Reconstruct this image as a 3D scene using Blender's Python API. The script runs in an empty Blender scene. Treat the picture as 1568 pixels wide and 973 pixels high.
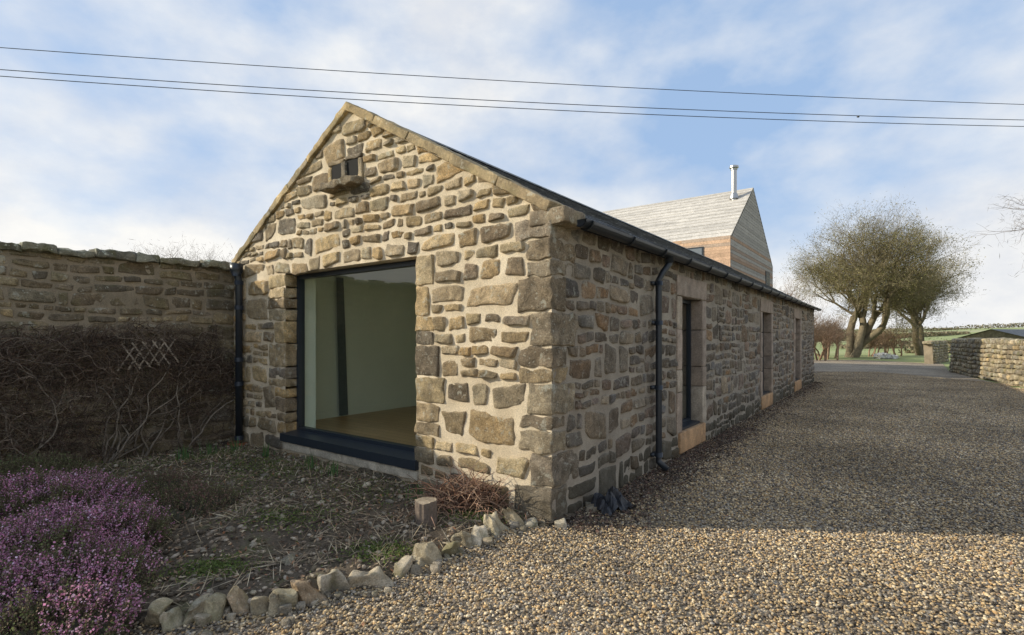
import bpy, math, random
import numpy as np
from mathutils import Vector, noise as mn, Matrix
random.seed(7)
R=random.Random(11)
scene=bpy.context.scene
NV=lambda x,y,z: mn.noise(Vector((x,y,z)))

# ---------------------------------------------------------------- frames
CX,CY=0.339,4.39
ux,uy=0.803,-0.596      # along the gable, to the right
nx_,ny_=0.596,0.803     # into the barn, along its side
HW=5.6                  # gable width
LEN=17.65
def W(t,s,z): return (CX-t*ux+s*nx_, CY-t*uy+s*ny_, z)
def F_gable(u,v,d): return W(u,-d,v)          # u = t (left), v = height, d = outwards
def F_side(u,v,d): return W(-d,u,v)           # u = s
def F_garden(u,v,d): return W(HW-d,-u,v)      # u = distance toward the viewer from gable
def ztop(t): return 2.76+0.57*min(t,HW-t)

# ---------------------------------------------------------------- mesh builder
class MB:
    def __init__(s): s.v=[];s.f=[];s.c=[]
    def add(s,vs,fs,col):
        o=len(s.v); s.v.extend(vs); s.f.extend([tuple(i+o for i in f) for f in fs])
        if isinstance(col,list): s.c.extend(col)
        else: s.c.extend([col]*len(vs))
    def quad(s,a,b,c,d,col=(.5,.5,.5)): s.add([a,b,c,d],[(0,1,2,3)],col)
    def box(s,F,u0,u1,v0,v1,d0,d1,col=(.5,.5,.5)):
        vs=[F(u,v,d) for u in (u0,u1) for v in (v0,v1) for d in (d0,d1)]
        s.add(vs,[(0,1,3,2),(4,6,7,5),(0,4,5,1),(2,3,7,6),(0,2,6,4),(1,5,7,3)],col)
    def build(s,name,mat,parent=None,smooth=False):
        return mk(name,s.v,s.f,s.c,mat,parent,smooth)
def mk(name,v,f,c,mat,parent=None,smooth=False):
    me=bpy.data.meshes.new(name); me.from_pydata(v,[],f)
    if c is not None and len(c):
        a=me.color_attributes.new('Col','FLOAT_COLOR','POINT')
        arr=np.ones((len(v),4),dtype=np.float32); arr[:,:3]=np.array(c,dtype=np.float32)[:,:3]
        a.data.foreach_set('color',arr.ravel())
    if smooth: me.polygons.foreach_set('use_smooth',[True]*len(me.polygons))
    me.update()
    ob=bpy.data.objects.new(name,me); scene.collection.objects.link(ob)
    if mat: me.materials.append(mat)
    if parent: ob.parent=parent
    return ob
def empty(name):
    e=bpy.data.objects.new(name,None); scene.collection.objects.link(e); return e

# ---------------------------------------------------------------- materials
def newmat(name):
    m=bpy.data.materials.new(name); m.use_nodes=True
    nt=m.node_tree; b=nt.nodes['Principled BSDF']; return m,nt,b
def N(nt,t,**k):
    n=nt.nodes.new(t)
    for a,v in k.items(): setattr(n,a,v)
    return n
def noise_n(nt,co,scale,detail=6,rough=.6):
    n=N(nt,'ShaderNodeTexNoise'); n.inputs['Scale'].default_value=scale
    n.inputs['Detail'].default_value=detail; n.inputs['Roughness'].default_value=rough
    nt.links.new(co,n.inputs['Vector']); return n.outputs['Fac']
def ramp(nt,fac,stops):
    r=N(nt,'ShaderNodeValToRGB'); e=r.color_ramp.elements
    while len(e)<len(stops): e.new(.5)
    for i,(p,c) in enumerate(stops):
        e[i].position=p; e[i].color=(c if len(c)==4 else (*c,1)) if hasattr(c,'__len__') else (c,c,c,1)
    nt.links.new(fac,r.inputs['Fac']); return r.outputs['Color']
def mix(nt,mode,fac,a,b):
    m=N(nt,'ShaderNodeMixRGB',blend_type=mode)
    for inp,v in (('Fac',fac),('Color1',a),('Color2',b)):
        if hasattr(v,'is_linked') or hasattr(v,'links'): nt.links.new(v,m.inputs[inp])
        elif isinstance(v,(int,float)): m.inputs[inp].default_value=v
        else: m.inputs[inp].default_value=(*v,1)
    return m.outputs['Color']
def bump(nt,b,h,strength,dist):
    bp=N(nt,'ShaderNodeBump'); bp.inputs['Strength'].default_value=strength; bp.inputs['Distance'].default_value=dist
    nt.links.new(h,bp.inputs['Height']); nt.links.new(bp.outputs['Normal'],b.inputs['Normal'])
def objco(nt): return N(nt,'ShaderNodeNewGeometry').outputs['Position']
def mat_attr(name,rough=.85,ns=12,var=(.6,1.35),bstr=.4,bd=.01,lich=0,lcol=(.60,.59,.49),stain=0,lscale=11,spec=.3,moss=0,lime=0,big=0,n2v=(.66,1.3),limec=(.60,.50,.36),damp=0):
    m,nt,b=newmat(name); co=objco(nt)
    at=N(nt,'ShaderNodeAttribute',attribute_name='Col').outputs['Color']
    n1=noise_n(nt,co,ns,8,.65); n2=noise_n(nt,co,ns*6,6,.75)
    c=mix(nt,'MULTIPLY',1,at,ramp(nt,n1,[(.3,var[0]),(.7,var[1])]))
    c=mix(nt,'MULTIPLY',1,c,ramp(nt,n2,[(.33,n2v[0]),(.67,n2v[1])]))
    if big: c=mix(nt,'MULTIPLY',1,c,ramp(nt,noise_n(nt,co,.55,6,.6),[(.35,1-big),(.65,1+big*.5)]))
    if stain:
        n4=noise_n(nt,co,1.6,5,.6); c=mix(nt,'MIX',mix(nt,'MULTIPLY',1,ramp(nt,n4,[(.45,0),(.68,1)]),(stain,)*3),c,(.08,.068,.05))
    if moss:
        n5=noise_n(nt,co,3.3,7,.65); c=mix(nt,'MIX',mix(nt,'MULTIPLY',1,ramp(nt,n5,[(.52,0),(.62,1)]),(moss,)*3),c,(.13,.13,.04))
    if lime:
        n6=noise_n(nt,co,5.5,8,.72); c=mix(nt,'MIX',mix(nt,'MULTIPLY',1,ramp(nt,n6,[(.54,0),(.66,1)]),(lime,)*3),c,limec)
    if lich:
        n3=noise_n(nt,co,lscale,7,.7); c=mix(nt,'MIX',mix(nt,'MULTIPLY',1,ramp(nt,n3,[(.585,0),(.63,1)]),(lich,)*3),c,lcol)
        n7=noise_n(nt,co,lscale*4.5,4,.6); c=mix(nt,'MIX',mix(nt,'MULTIPLY',1,ramp(nt,n7,[(.63,0),(.66,1)]),(lich,)*3),c,lcol)
    if damp:   # rising-damp soiling at the foot of the wall
        sp_=N(nt,'ShaderNodeSeparateXYZ'); nt.links.new(co,sp_.inputs[0])
        zz_=mix(nt,'ADD',.55,ramp(nt,sp_.outputs['Z'],[(0,.75),(.75,0)]),noise_n(nt,co,2.6,6,.65))
        c=mix(nt,'MIX',mix(nt,'MULTIPLY',1,ramp(nt,zz_,[(.48,0),(.85,1)]),(damp,)*3),c,(.07,.062,.04))
    nt.links.new(c,b.inputs['Base Color']); b.inputs['Roughness'].default_value=rough
    b.inputs['Specular IOR Level'].default_value=spec
    if bstr:
        bump(nt,b,mix(nt,'ADD',.6,n1,n2),bstr,bd)
    return m
def mat_flat(name,col,rough=.5,metal=0,var=.15,ns=8,bstr=0):
    m,nt,b=newmat(name); co=objco(nt); n=noise_n(nt,co,ns,6)
    c=mix(nt,'MULTIPLY',1,col,ramp(nt,n,[(.3,1-var),(.7,1+var)]))
    nt.links.new(c,b.inputs['Base Color']); b.inputs['Roughness'].default_value=rough; b.inputs['Metallic'].default_value=metal
    if bstr: bump(nt,b,noise_n(nt,co,ns*6,5),bstr,.004)
    return m
def mat_mortar(name,c1,c2):
    m,nt,b=newmat(name); co=objco(nt)
    n1=noise_n(nt,co,2.2,7,.65); n2=noise_n(nt,co,90,4,.7)
    c=ramp(nt,n1,[(.35,c1),(.65,c2)]); c=mix(nt,'MULTIPLY',1,c,ramp(nt,n2,[(.3,.7),(.7,1.2)]))
    nt.links.new(c,b.inputs['Base Color']); b.inputs['Roughness'].default_value=.95
    bump(nt,b,n2,.8,.012); return m

M_gst=mat_attr('gable_sandstone',ns=13,lich=.5,lscale=9,stain=.25,bstr=1,bd=.04,lime=.35,n2v=(.5,1.45),damp=.5)
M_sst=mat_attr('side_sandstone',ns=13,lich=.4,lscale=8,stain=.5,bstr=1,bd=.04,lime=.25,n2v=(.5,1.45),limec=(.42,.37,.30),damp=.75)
M_wst=mat_attr('garden_wall_stone',ns=11,lich=.5,lscale=5,stain=.45,bstr=1,bd=.035,moss=.3,lime=.35,n2v=(.55,1.4),limec=(.42,.35,.24))
M_cop=mat_attr('lichened_coping',ns=9,lich=.85,lscale=7,lcol=(.62,.64,.50),stain=.3,bstr=1,bd=.03,moss=.5)
M_skew=mat_attr('skew_coping_stone',ns=7,lich=.4,stain=.6,bstr=.8,bd=.02,moss=.25)
M_dress=mat_attr('dressed_stone',ns=10,var=(.8,1.2),bstr=.5,bd=.01,lich=.15,stain=.25)
M_mort=mat_mortar('lime_mortar',(.58,.47,.32),(.80,.68,.50))
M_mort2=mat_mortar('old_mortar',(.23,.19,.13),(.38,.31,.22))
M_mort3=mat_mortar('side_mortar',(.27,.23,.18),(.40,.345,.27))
M_slate=mat_attr('slate',rough=.55,ns=5,bstr=.2,lich=.2,lscale=5)
M_frame=mat_flat('anthracite_frame',(.022,.03,.04),.4,0,.05)
M_pipe=mat_flat('black_cast_iron',(.02,.025,.032),.38,0,.2,ns=30,bstr=.1)
M_int=mat_flat('interior_plaster',(.80,.86,.75),.9,0,.03,ns=2)
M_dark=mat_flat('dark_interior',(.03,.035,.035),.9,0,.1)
M_curt=mat_flat('curtain_cloth',(.14,.18,.17),.9,0,.1)
M_board=mat_attr('weathered_timber',ns=3,var=(.85,1.12),bstr=.15,rough=.8)
M_lump=mat_attr('pebbles',ns=60,var=(.8,1.2),bstr=0,rough=.8,big=.3)
M_soilbits=mat_attr('soil_bits',ns=40,var=(.7,1.3),bstr=0,rough=.95)
M_flake=mat_attr('leaf_litter_bits',ns=20,var=(.8,1.2),bstr=0,rough=.9)
M_bark=mat_attr('bark',ns=6,var=(.7,1.2),bstr=.3,rough=.9)
M_twig=mat_attr('twig_bark',ns=8,var=(.75,1.2),bstr=0,rough=.9)
M_rock=mat_attr('edging_rock',ns=16,lich=.3,bstr=1,bd=.02,moss=.5)
M_dry=mat_attr('drystone',ns=6,lich=.35,lscale=5,bstr=.6,bd=.02,moss=.5)
def mat_leafy(name,tl=.3):
    m,nt,b=newmat(name)
    at=N(nt,'ShaderNodeAttribute',attribute_name='Col').outputs['Color']
    nt.links.new(at,b.inputs['Base Color']); b.inputs['Roughness'].default_value=.7; b.inputs['Specular IOR Level'].default_value=.2
    tr=N(nt,'ShaderNodeBsdfTranslucent'); nt.links.new(at,tr.inputs['Color'])
    mx=N(nt,'ShaderNodeMixShader'); mx.inputs[0].default_value=tl
    nt.links.new(b.outputs[0],mx.inputs[1]); nt.links.new(tr.outputs[0],mx.inputs[2])
    nt.links.new(mx.outputs[0],nt.nodes['Material Output'].inputs['Surface']); return m
M_leaf=mat_leafy('foliage')
def mat_glass():
    m,nt,b=newmat('window_glass'); nt.nodes.remove(b)
    tr=N(nt,'ShaderNodeBsdfTransparent'); tr.inputs['Color'].default_value=(.93,.97,.94,1)
    gl=N(nt,'ShaderNodeBsdfGlossy'); gl.inputs['Roughness'].default_value=.01
    ge=N(nt,'ShaderNodeNewGeometry')
    dt=N(nt,'ShaderNodeVectorMath',operation='DOT_PRODUCT'); nt.links.new(ge.outputs['Normal'],dt.inputs[0]); nt.links.new(ge.outputs['Incoming'],dt.inputs[1])
    ab=N(nt,'ShaderNodeMath',operation='ABSOLUTE'); nt.links.new(dt.outputs['Value'],ab.inputs[0])
    iv=N(nt,'ShaderNodeMath',operation='SUBTRACT'); iv.inputs[0].default_value=1; nt.links.new(ab.outputs[0],iv.inputs[1])
    pw=N(nt,'ShaderNodeMath',operation='POWER'); nt.links.new(iv.outputs[0],pw.inputs[0]); pw.inputs[1].default_value=5
    ml=N(nt,'ShaderNodeMath',operation='MULTIPLY_ADD'); ml.inputs[1].default_value=.9; ml.inputs[2].default_value=.1
    nt.links.new(pw.outputs[0],ml.inputs[0])
    mx=N(nt,'ShaderNodeMixShader'); nt.links.new(ml.outputs[0],mx.inputs[0])
    nt.links.new(tr.outputs[0],mx.inputs[1]); nt.links.new(gl.outputs[0],mx.inputs[2])
    nt.links.new(mx.outputs[0],nt.nodes['Material Output'].inputs['Surface']); return m
M_glass=mat_glass()
def mat_wood():
    m,nt,b=newmat('oak_floor'); co=objco(nt)
    mp=N(nt,'ShaderNodeMapping'); mp.inputs['Rotation'].default_value=(0,0,math.radians(36.6)); nt.links.new(co,mp.inputs['Vector'])
    br=N(nt,'ShaderNodeTexBrick'); br.inputs['Scale'].default_value=1; br.inputs['Brick Width'].default_value=1.6; br.inputs['Row Height'].default_value=.14
    br.inputs['Mortar Size'].default_value=.003; br.inputs['Color1'].default_value=(.60,.38,.18,1); br.inputs['Color2'].default_value=(.48,.29,.135,1); br.inputs['Mortar'].default_value=(.08,.05,.02,1)
    nt.links.new(mp.outputs[0],br.inputs['Vector']); nt.links.new(br.outputs['Color'],b.inputs['Base Color']); b.inputs['Roughness'].default_value=.35
    return m
M_wood=mat_wood()
def mat_gravel():
    m,nt,b=newmat('gravel_sheet'); co=objco(nt)
    v=N(nt,'ShaderNodeTexVoronoi'); v.inputs['Scale'].default_value=46; nt.links.new(co,v.inputs['Vector'])
    sep=N(nt,'ShaderNodeSeparateColor'); nt.links.new(v.outputs['Color'],sep.inputs[0])
    c=ramp(nt,sep.outputs[0],[(0,(.12,.10,.075)),(.3,(.26,.205,.145)),(.6,(.35,.275,.19)),(.85,(.44,.365,.26)),(1,(.55,.48,.38))])
    n=noise_n(nt,co,.5,6,.6); c=mix(nt,'MULTIPLY',1,c,ramp(nt,n,[(.35,.72),(.65,1.12)]))
    nt.links.new(c,b.inputs['Base Color']); b.inputs['Roughness'].default_value=.9
    inv=N(nt,'ShaderNodeMath',operation='SUBTRACT'); inv.inputs[0].default_value=1; nt.links.new(v.outputs['Distance'],inv.inputs[1])
    bump(nt,b,inv.outputs[0],.9,.012); return m
M_grav=mat_gravel()
def mat_ground(name,stops,sc,bs=60,bstr=.7,bd=.02):
    m,nt,b=newmat(name); co=objco(nt)
    c=ramp(nt,noise_n(nt,co,sc,9,.65),stops); n2=noise_n(nt,co,bs,5,.7)
    c=mix(nt,'MULTIPLY',1,c,ramp(nt,n2,[(.3,.6),(.7,1.3)]))
    nt.links.new(c,b.inputs['Base Color']); b.inputs['Roughness'].default_value=.95; bump(nt,b,n2,bstr,bd); return m
M_field=mat_ground('field_grass',[(.35,(.24,.28,.10)),(.5,(.32,.36,.14)),(.65,(.42,.40,.24))],.02,3,.3,.1)
M_soil=mat_ground('bed_soil',[(.35,(.08,.06,.04)),(.55,(.15,.115,.078)),(.68,(.16,.155,.07))],2.2,45,1,.03)

# ---------------------------------------------------------------- stonework
def wob(u,v): return .026*NV(u*1.7,v*1.7,3.1), .055*NV(u*.9,v*1.3,9.7)+.018*NV(u*3.1,v*2,4.7)
def clus(x):
    s=1 if x>=0 else -1; return s*(1-(1-abs(x))**2.1)
def stone(mb,F,u0,u1,v0,v1,D,col,rng,top=None,base=-.012,res=.03,amp=.012,wobble=True,maxn=12,jit=.16,edge=.010,mcol=(.5,.42,.31)):
    w=u1-u0;h=v1-v0
    if w<.02 or h<.02: return
    nx=max(6,min(maxn,int(w/res)));ny=max(6,min(maxn,int(h/res)))
    nx+=nx%2;ny+=ny%2
    j=min(w,h)*jit
    c=[(rng.uniform(-j*.3,j) if k in (0,2) else rng.uniform(-j,j*.3), rng.uniform(-j*.3,j) if k<2 else rng.uniform(-j,j*.3)) for k in range(4)]
    rc_=[rng.choice((0,.02,.04,.12,.28)) for _ in range(4)]
    sd=rng.uniform(0,99);k=rng.choice((12,16,24))
    tx=rng.uniform(-.45,.45)*D;ty=rng.uniform(-.5,.5)*D
    k2=rng.uniform(.62,1.25);wm=rng.uniform(-.07,.09)
    col2=(col[0]*k2*(1+wm),col[1]*k2,col[2]*k2*(1-wm*1.5))
    sm=rng.uniform(.25,.8)
    vs=[];cl_=[]
    for jj in range(ny+1):
        b=clus(jj/ny*2-1)
        for i in range(nx+1):
            a=clus(i/nx*2-1)
            rr_=rc_[(1 if a>0 else 0)+(2 if b>0 else 0)]
            a2=a*(1-rr_*.5*b**6);b2=b*(1-rr_*a**6)
            p=(a2+1)/2;q=(b2+1)/2
            ox=(c[0][0]*(1-p)+c[1][0]*p)*(1-q)+(c[2][0]*(1-p)+c[3][0]*p)*q
            oy=(c[0][1]*(1-p)+c[1][1]*p)*(1-q)+(c[2][1]*(1-p)+c[3][1]*p)*q
            u=u0+w*p+ox;v=v0+h*q+oy
            n=NV(u*7+sd,v*7,sd); n2=NV(u*22+sd,v*22,sd)
            pr=max(0,(1-abs(a)**k)*(1-abs(b)**k))**.5
            em=max(abs(a),abs(b))**4
            u+=em*edge*NV(u*13+sd,v*13,1);v+=em*edge*NV(u*13,v*13+sd,5)
            if wobble:
                du,dv=wob(u,v);u+=du;v+=dv
            if top: v=min(v,top(u)-.11)
            d=base+(D-base)*pr+pr*(amp*n+amp*.6*n2+tx*a+ty*b)
            vs.append(F(u,v,d))
            e=min(1,sm*max(abs(a),abs(b))**10*(1+n2)); g_=.5+.5*max(-1,min(1,n*2.2))
            cl_.append(tuple((col[m]*g_+col2[m]*(1-g_))*(1-e)+mcol[m]*e for m in range(3)))
    fs=[(jj*(nx+1)+i,jj*(nx+1)+i+1,(jj+1)*(nx+1)+i+1,(jj+1)*(nx+1)+i) for jj in range(ny) for i in range(nx)]
    mb.add(vs,fs,cl_)
def jc(rng,pal,v=.17):
    c=rng.choice(pal);m=rng.uniform(1-v*1.6,1+v*1.3);w=rng.uniform(-v*.25,v*.25);return (c[0]*m*(1+w),c[1]*m,c[2]*m*(1-w*1.5))
def fill(mb,F,bands,spans,pal,rng,Dr=(.012,.04),gap=(.008,.015),top=None,chunk=(.35,.9),asp=(1,2.6),p3=.12,p1=.22,amp=.012,res=.03,base=-.012,maxn=12,jit=.16,edge=.010,mw=.12,mcol=(.5,.42,.31)):
    for (z0,z1) in bands:
        for (ua,ub) in spans(z0,z1):
            u=ua
            while u<ub-.01:
                cw=rng.uniform(*chunk)
                if ub-u-cw<.22: cw=ub-u
                h=z1-z0;r=rng.random()
                if h<.19 or r<p1: rows=[z0,z1]
                elif r>1-p3 and h>.25:
                    rows=[z0,z0+h*rng.uniform(.28,.38),z0+h*rng.uniform(.6,.7),z1]
                else: rows=[z0,z0+h*rng.uniform(.34,.66),z1]
                for a,b in zip(rows[:-1],rows[1:]):
                    x=u
                    while x<u+cw-.005:
                        w=min(.6,max(mw,(b-a)*rng.uniform(*asp)))
                        if u+cw-x-w<mw*.8: w=u+cw-x
                        g=rng.uniform(*gap)
                        if top is None or min(top(x),top(x+w))-.11>a+.03 or max(top(x),top(x+w))-.11>a+.06:
                            stone(mb,F,x+g,x+w-g,a+g,b-g,rng.uniform(*Dr),jc(rng,pal),rng,top,amp=amp,res=res,base=base,maxn=maxn,jit=jit,edge=edge,mcol=mcol)
                        x+=w
                u+=cw
def block(mb,F,u0,u1,v0,v1,d0,d1,r=.015,amp=.006,col=(.3,.25,.2),step=.07,warp=0):
    hs=((u1-u0)/2,(v1-v0)/2,(d1-d0)/2);cc=((u0+u1)/2,(v0+v1)/2,(d0+d1)/2)
    r=min(r,min(hs)*.9);sd=random.uniform(0,50)
    def ln(h):
        n=max(1,min(14,int((2*h-2*r)/step)))
        return [-h,-h+.3*r]+[-h+r+(2*h-2*r)*i/n for i in range(n+1)]+[h-.3*r,h]
    L=[ln(h) for h in hs]
    for ax in range(3):
        b,c=[(1,2),(2,0),(0,1)][ax]
        for sg in (-1,1):
            vs=[];cl_=[]
            for y in L[b]:
                for z in L[c]:
                    p=[0,0,0];p[ax]=sg*hs[ax];p[b]=y;p[c]=z
                    q=[max(-(hs[i]-r),min(hs[i]-r,p[i])) for i in range(3)]
                    e=[p[i]-q[i] for i in range(3)];l=math.sqrt(sum(k*k for k in e)) or 1
                    nz=NV((p[0]+sd)*8,p[1]*8,p[2]*8)
                    nn=1+ (amp/r)*(nz+.5*NV((p[0]+sd)*25,p[1]*25,p[2]*25))
                    o=[q[i]+e[i]/l*r*nn+cc[i] for i in range(3)]
                    if warp:
                        o[0]+=warp*NV(p[0]*9+sd,p[1]*9,p[2]*9);o[1]+=warp*NV(p[0]*9,p[1]*9+sd,p[2]*9);o[2]+=warp*NV(p[0]*9,p[1]*9,p[2]*9+sd)
                    vs.append(F(*o));k=1+.45*nz;cl_.append((col[0]*k,col[1]*k,col[2]*k))
            m=len(L[c])
            fs=[(i*m+j,i*m+j+1,(i+1)*m+j+1,(i+1)*m+j) for i in range(len(L[b])-1) for j in range(m-1)]
            mb.add(vs,fs,cl_)
def sheet(mb,F,us,vs_,skip,top=None,amp=.006,step=.12,d=0,col=(.4,.35,.3)):
    for u0,u1 in zip(us[:-1],us[1:]):
        for v0,v1 in zip(vs_[:-1],vs_[1:]):
            um=(u0+u1)/2;vm=(v0+v1)/2
            if any(a<um<b and c<vm<e for a,b,c,e in skip): continue
            nu=max(1,int((u1-u0)/step));nv=max(1,int((v1-v0)/step));P=[]
            for j in range(nv+1):
                for i in range(nu+1):
                    u=u0+(u1-u0)*i/nu;v=v0+(v1-v0)*j/nv
                    if top: v=min(v,top(u)-.1)
                    P.append(F(u,v,d+amp*NV(u*5,v*5,1)+amp*.6*NV(u*16,v*16,4)))
            mb.add(P,[(j*(nu+1)+i,j*(nu+1)+i+1,(j+1)*(nu+1)+i+1,(j+1)*(nu+1)+i) for j in range(nv) for i in range(nu)],col)
def tube(mb,pts,rad,sides,col,cap=False):
    P=[Vector(p) for p in pts];n=len(P);vs=[]
    for i in range(n):
        d=(P[min(i+1,n-1)]-P[max(i-1,0)])
        d=d.normalized() if d.length>1e-9 else Vector((0,0,1))
        if i==0: ref=Vector((0,0,1)) if abs(d.z)<.9 else Vector((1,0,0))
        a=d.cross(ref)
        if a.length<1e-4: a=d.cross(Vector((0,1,.3)))
        a.normalize();b=d.cross(a)
        r=rad[i] if hasattr(rad,'__len__') else rad
        for k in range(sides):
            t=2*math.pi*k/sides;q=P[i]+a*(r*math.cos(t))+b*(r*math.sin(t));vs.append((q.x,q.y,q.z))
    fs=[(i*sides+k,i*sides+(k+1)%sides,(i+1)*sides+(k+1)%sides,(i+1)*sides+k) for i in range(n-1) for k in range(sides)]
    if cap: fs+= [tuple(range(sides)),tuple(range((n-1)*sides,n*sides))]
    mb.add(vs,fs,col)

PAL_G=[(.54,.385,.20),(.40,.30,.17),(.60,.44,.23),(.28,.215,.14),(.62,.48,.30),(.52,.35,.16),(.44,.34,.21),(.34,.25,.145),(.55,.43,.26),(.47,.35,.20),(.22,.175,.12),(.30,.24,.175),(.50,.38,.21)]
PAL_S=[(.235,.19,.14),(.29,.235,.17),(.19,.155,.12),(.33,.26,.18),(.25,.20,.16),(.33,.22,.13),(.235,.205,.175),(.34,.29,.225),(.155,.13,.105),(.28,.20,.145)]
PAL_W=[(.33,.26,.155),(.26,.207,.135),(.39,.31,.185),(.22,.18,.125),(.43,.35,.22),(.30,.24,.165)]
PAL_Q=[(.34,.27,.175),(.29,.23,.155),(.40,.31,.19),(.26,.205,.14),(.32,.26,.19)]

barn=empty('stone_barn')
MASTER=[0,.31,.60,.93,1.2,1.52,1.82,2.13,2.45,2.64]
quo=[( .40,.24),(.22,.44),(.34,.22),(.25,.38),(.34,.24),(.22,.42),(.36,.22),(.26,.38),(.4,.3)]
bandsG=list(zip(MASTER[:-1],MASTER[1:]))+[(2.64,2.9),(2.9,3.17),(3.17,3.4),(3.4,3.68),(3.68,3.95),(3.95,4.3)]
WIN=(1.66,4.19,.22,2.45)
q=MB();g=MB();mo=MB()
rg=random.Random(5)
for i,(z0,z1) in enumerate(zip(MASTER[:-1],MASTER[1:])):
    a,b=quo[i]
    def FQ(u,v,d): return W(u,d,v)
    zs=[z0,z1] if i not in (2,4,7) else [z0,(z0+z1)/2+rg.uniform(-.04,.04),z1]
    for za,zb in zip(zs[:-1],zs[1:]):
        block(q,FQ,-.014,a-.012,za+.008,zb-.008,-.018,b-.012,r=.012,amp=.007,col=jc(rg,PAL_Q,.12),step=.03,warp=.028)
jamb={}
for i,(z0,z1) in enumerate(bandsG):
    if z0<.2 or z1>2.46: continue
    for side in (0,1):
        w=rg.choice((.2,.26,.34,.42)); jamb[(i,side)]=w
        zs=[z0,z1] if rg.random()<.45 else [z0,(z0+z1)/2+rg.uniform(-.03,.03),z1]
        for za,zb in zip(zs[:-1],zs[1:]):
            ww=w-.012
            if side==0: u0,u1=WIN[0]-ww,WIN[0]+.004
            else: u0,u1=WIN[1]-.004,WIN[1]+ww
            block(q,F_gable,u0,u1,za+.009,zb-.009,-.24,rg.uniform(.008,.022),r=.012,amp=.006,col=jc(rg,PAL_G,.1),step=.035,warp=.024)
def spansG(z0,z1):
    i=[k for k,b in enumerate(bandsG) if b[0]==z0][0]
    L=quo[i][0] if z1<2.65 else 0.0
    if z1<=2.46 and z0>.2: return [(L,WIN[0]-jamb[(i,0)]),(WIN[1]+jamb[(i,1)],HW)]
    if z0>=2.64:
        m=max(0,(z0+.11-2.76)/.57-.05)
        if abs(z0-3.4)<.01: return [(m,2.55),(3.17,HW-m)]
        return [(m,HW-m)]
    return [(L,HW)]
GK=dict(asp=(1.1,3.0),mw=.14,Dr=(.010,.036),gap=(.005,.014),chunk=(.3,.85),p3=.12,p1=.32,amp=.015,maxn=14,jit=.26,edge=.018,res=.02,mcol=(.60,.49,.34),base=-.016)
fill(g,F_gable,bandsG[:1],lambda a,b:[(quo[0][0],1.62),(4.22,HW)],PAL_G,rg,**GK)
fill(g,F_gable,[(0,.12)],lambda a,b:[(1.62,4.22)],PAL_G,rg,**GK)
fill(g,F_gable,bandsG[1:],spansG,PAL_G,rg,top=ztop,**GK)
g.build('gable_stones',M_gst,barn,True)
sheet(mo,F_gable,[0,WIN[0],WIN[1],HW],[-.1,.22,2.45,4.4],[(WIN[0],WIN[1],.22,2.45)],top=ztop,step=.05,d=-.001,amp=.009)
mo.build('gable_mortar',M_mort,barn,True)

# side wall
OPS=[(3.29,4.22,.31,2.16),(8.62,9.62,.31,2.16),(13.22,14.24,.31,2.16)]
SM=[0,.31,.60,.93,1.2,1.52,1.82,2.13,2.45,2.62]
bandsS=list(zip(SM[:-1],SM[1:]))
def spansS(z0,z1):
    i=[k for k,b in enumerate(bandsS) if b[0]==z0][0]
    a=quo[i][1];out=[]
    for (o0,o1,_,_) in OPS:
        if z1<=.32: e0,e1=o0-.12,o1+.12
        elif z0>=2.44: continue
        else: e0,e1=o0-.2,o1+.2
        out.append((a,e0));a=e1
    out.append((a,LEN));return out
s1=MB();rs=random.Random(9)
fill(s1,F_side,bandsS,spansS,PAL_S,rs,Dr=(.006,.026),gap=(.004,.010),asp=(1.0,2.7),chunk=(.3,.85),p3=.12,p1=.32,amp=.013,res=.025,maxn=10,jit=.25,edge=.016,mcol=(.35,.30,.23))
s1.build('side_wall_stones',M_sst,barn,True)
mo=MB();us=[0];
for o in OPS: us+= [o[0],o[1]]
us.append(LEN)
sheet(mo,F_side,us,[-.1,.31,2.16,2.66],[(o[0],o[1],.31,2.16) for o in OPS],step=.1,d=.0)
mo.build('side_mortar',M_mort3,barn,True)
dr=MB();sl=MB();fr=MB();gl=MB();dk=MB()
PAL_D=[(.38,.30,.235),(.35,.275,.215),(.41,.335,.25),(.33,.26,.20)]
def gquad(F,u0,u1,v0,v1,d): gl.quad(F(u0,v0,d),F(u1,v0,d),F(u1,v1,d),F(u0,v1,d))
for (a,b,z0,z1) in OPS:
    zz=[z0,z0+.55,z0+.85,z0+1.4,z1]
    for k in range(4):
        for sd in (0,1):
            w=.19
            u0,u1=(a-w,a+.003) if sd==0 else (b-.003,b+w)
            block(dr,F_side,u0,u1,zz[k]+.004,zz[k+1]-.004,-.3,.022,r=.01,amp=.003,col=jc(rs,PAL_D,.08),step=.1,warp=.006)
    block(dr,F_side,a-.2,b+.2,z1+.004,2.44,-.3,.024,r=.012,amp=.003,col=jc(rs,PAL_D,.05),step=.1,warp=.006)
    block(sl,F_side,a-.11,b+.11,.03,z0-.004,-.3,.035,r=.012,amp=.003,col=(.48,.29,.15),step=.1)
    f=.055
    for (p0,p1,r0,r1) in ((a,a+f,z0,z1),(b-f,b,z0,z1),(a+f,b-f,z1-f,z1),(a+f,b-f,z0,z0+f+.02)):
        fr.box(F_side,p0+.004,p1-.001,r0+.004,r1-.003,-.21,-.15)
    fr.box(F_side,a+.01,b-.01,z0+.001,z0+.035,-.15,-.02)
    gquad(F_side,a+f,b-f,z0+f,z1-f,-.18)
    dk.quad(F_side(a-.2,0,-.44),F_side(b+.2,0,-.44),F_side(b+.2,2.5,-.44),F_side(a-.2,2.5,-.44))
dr.build('window_surrounds',M_dress,barn,True);sl.build('sandstone_sills',M_dress,barn,True)
dk.build('dark_room_panels',M_dark,barn)
q.build('quoins_and_jambs',M_gst,barn,True)

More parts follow.
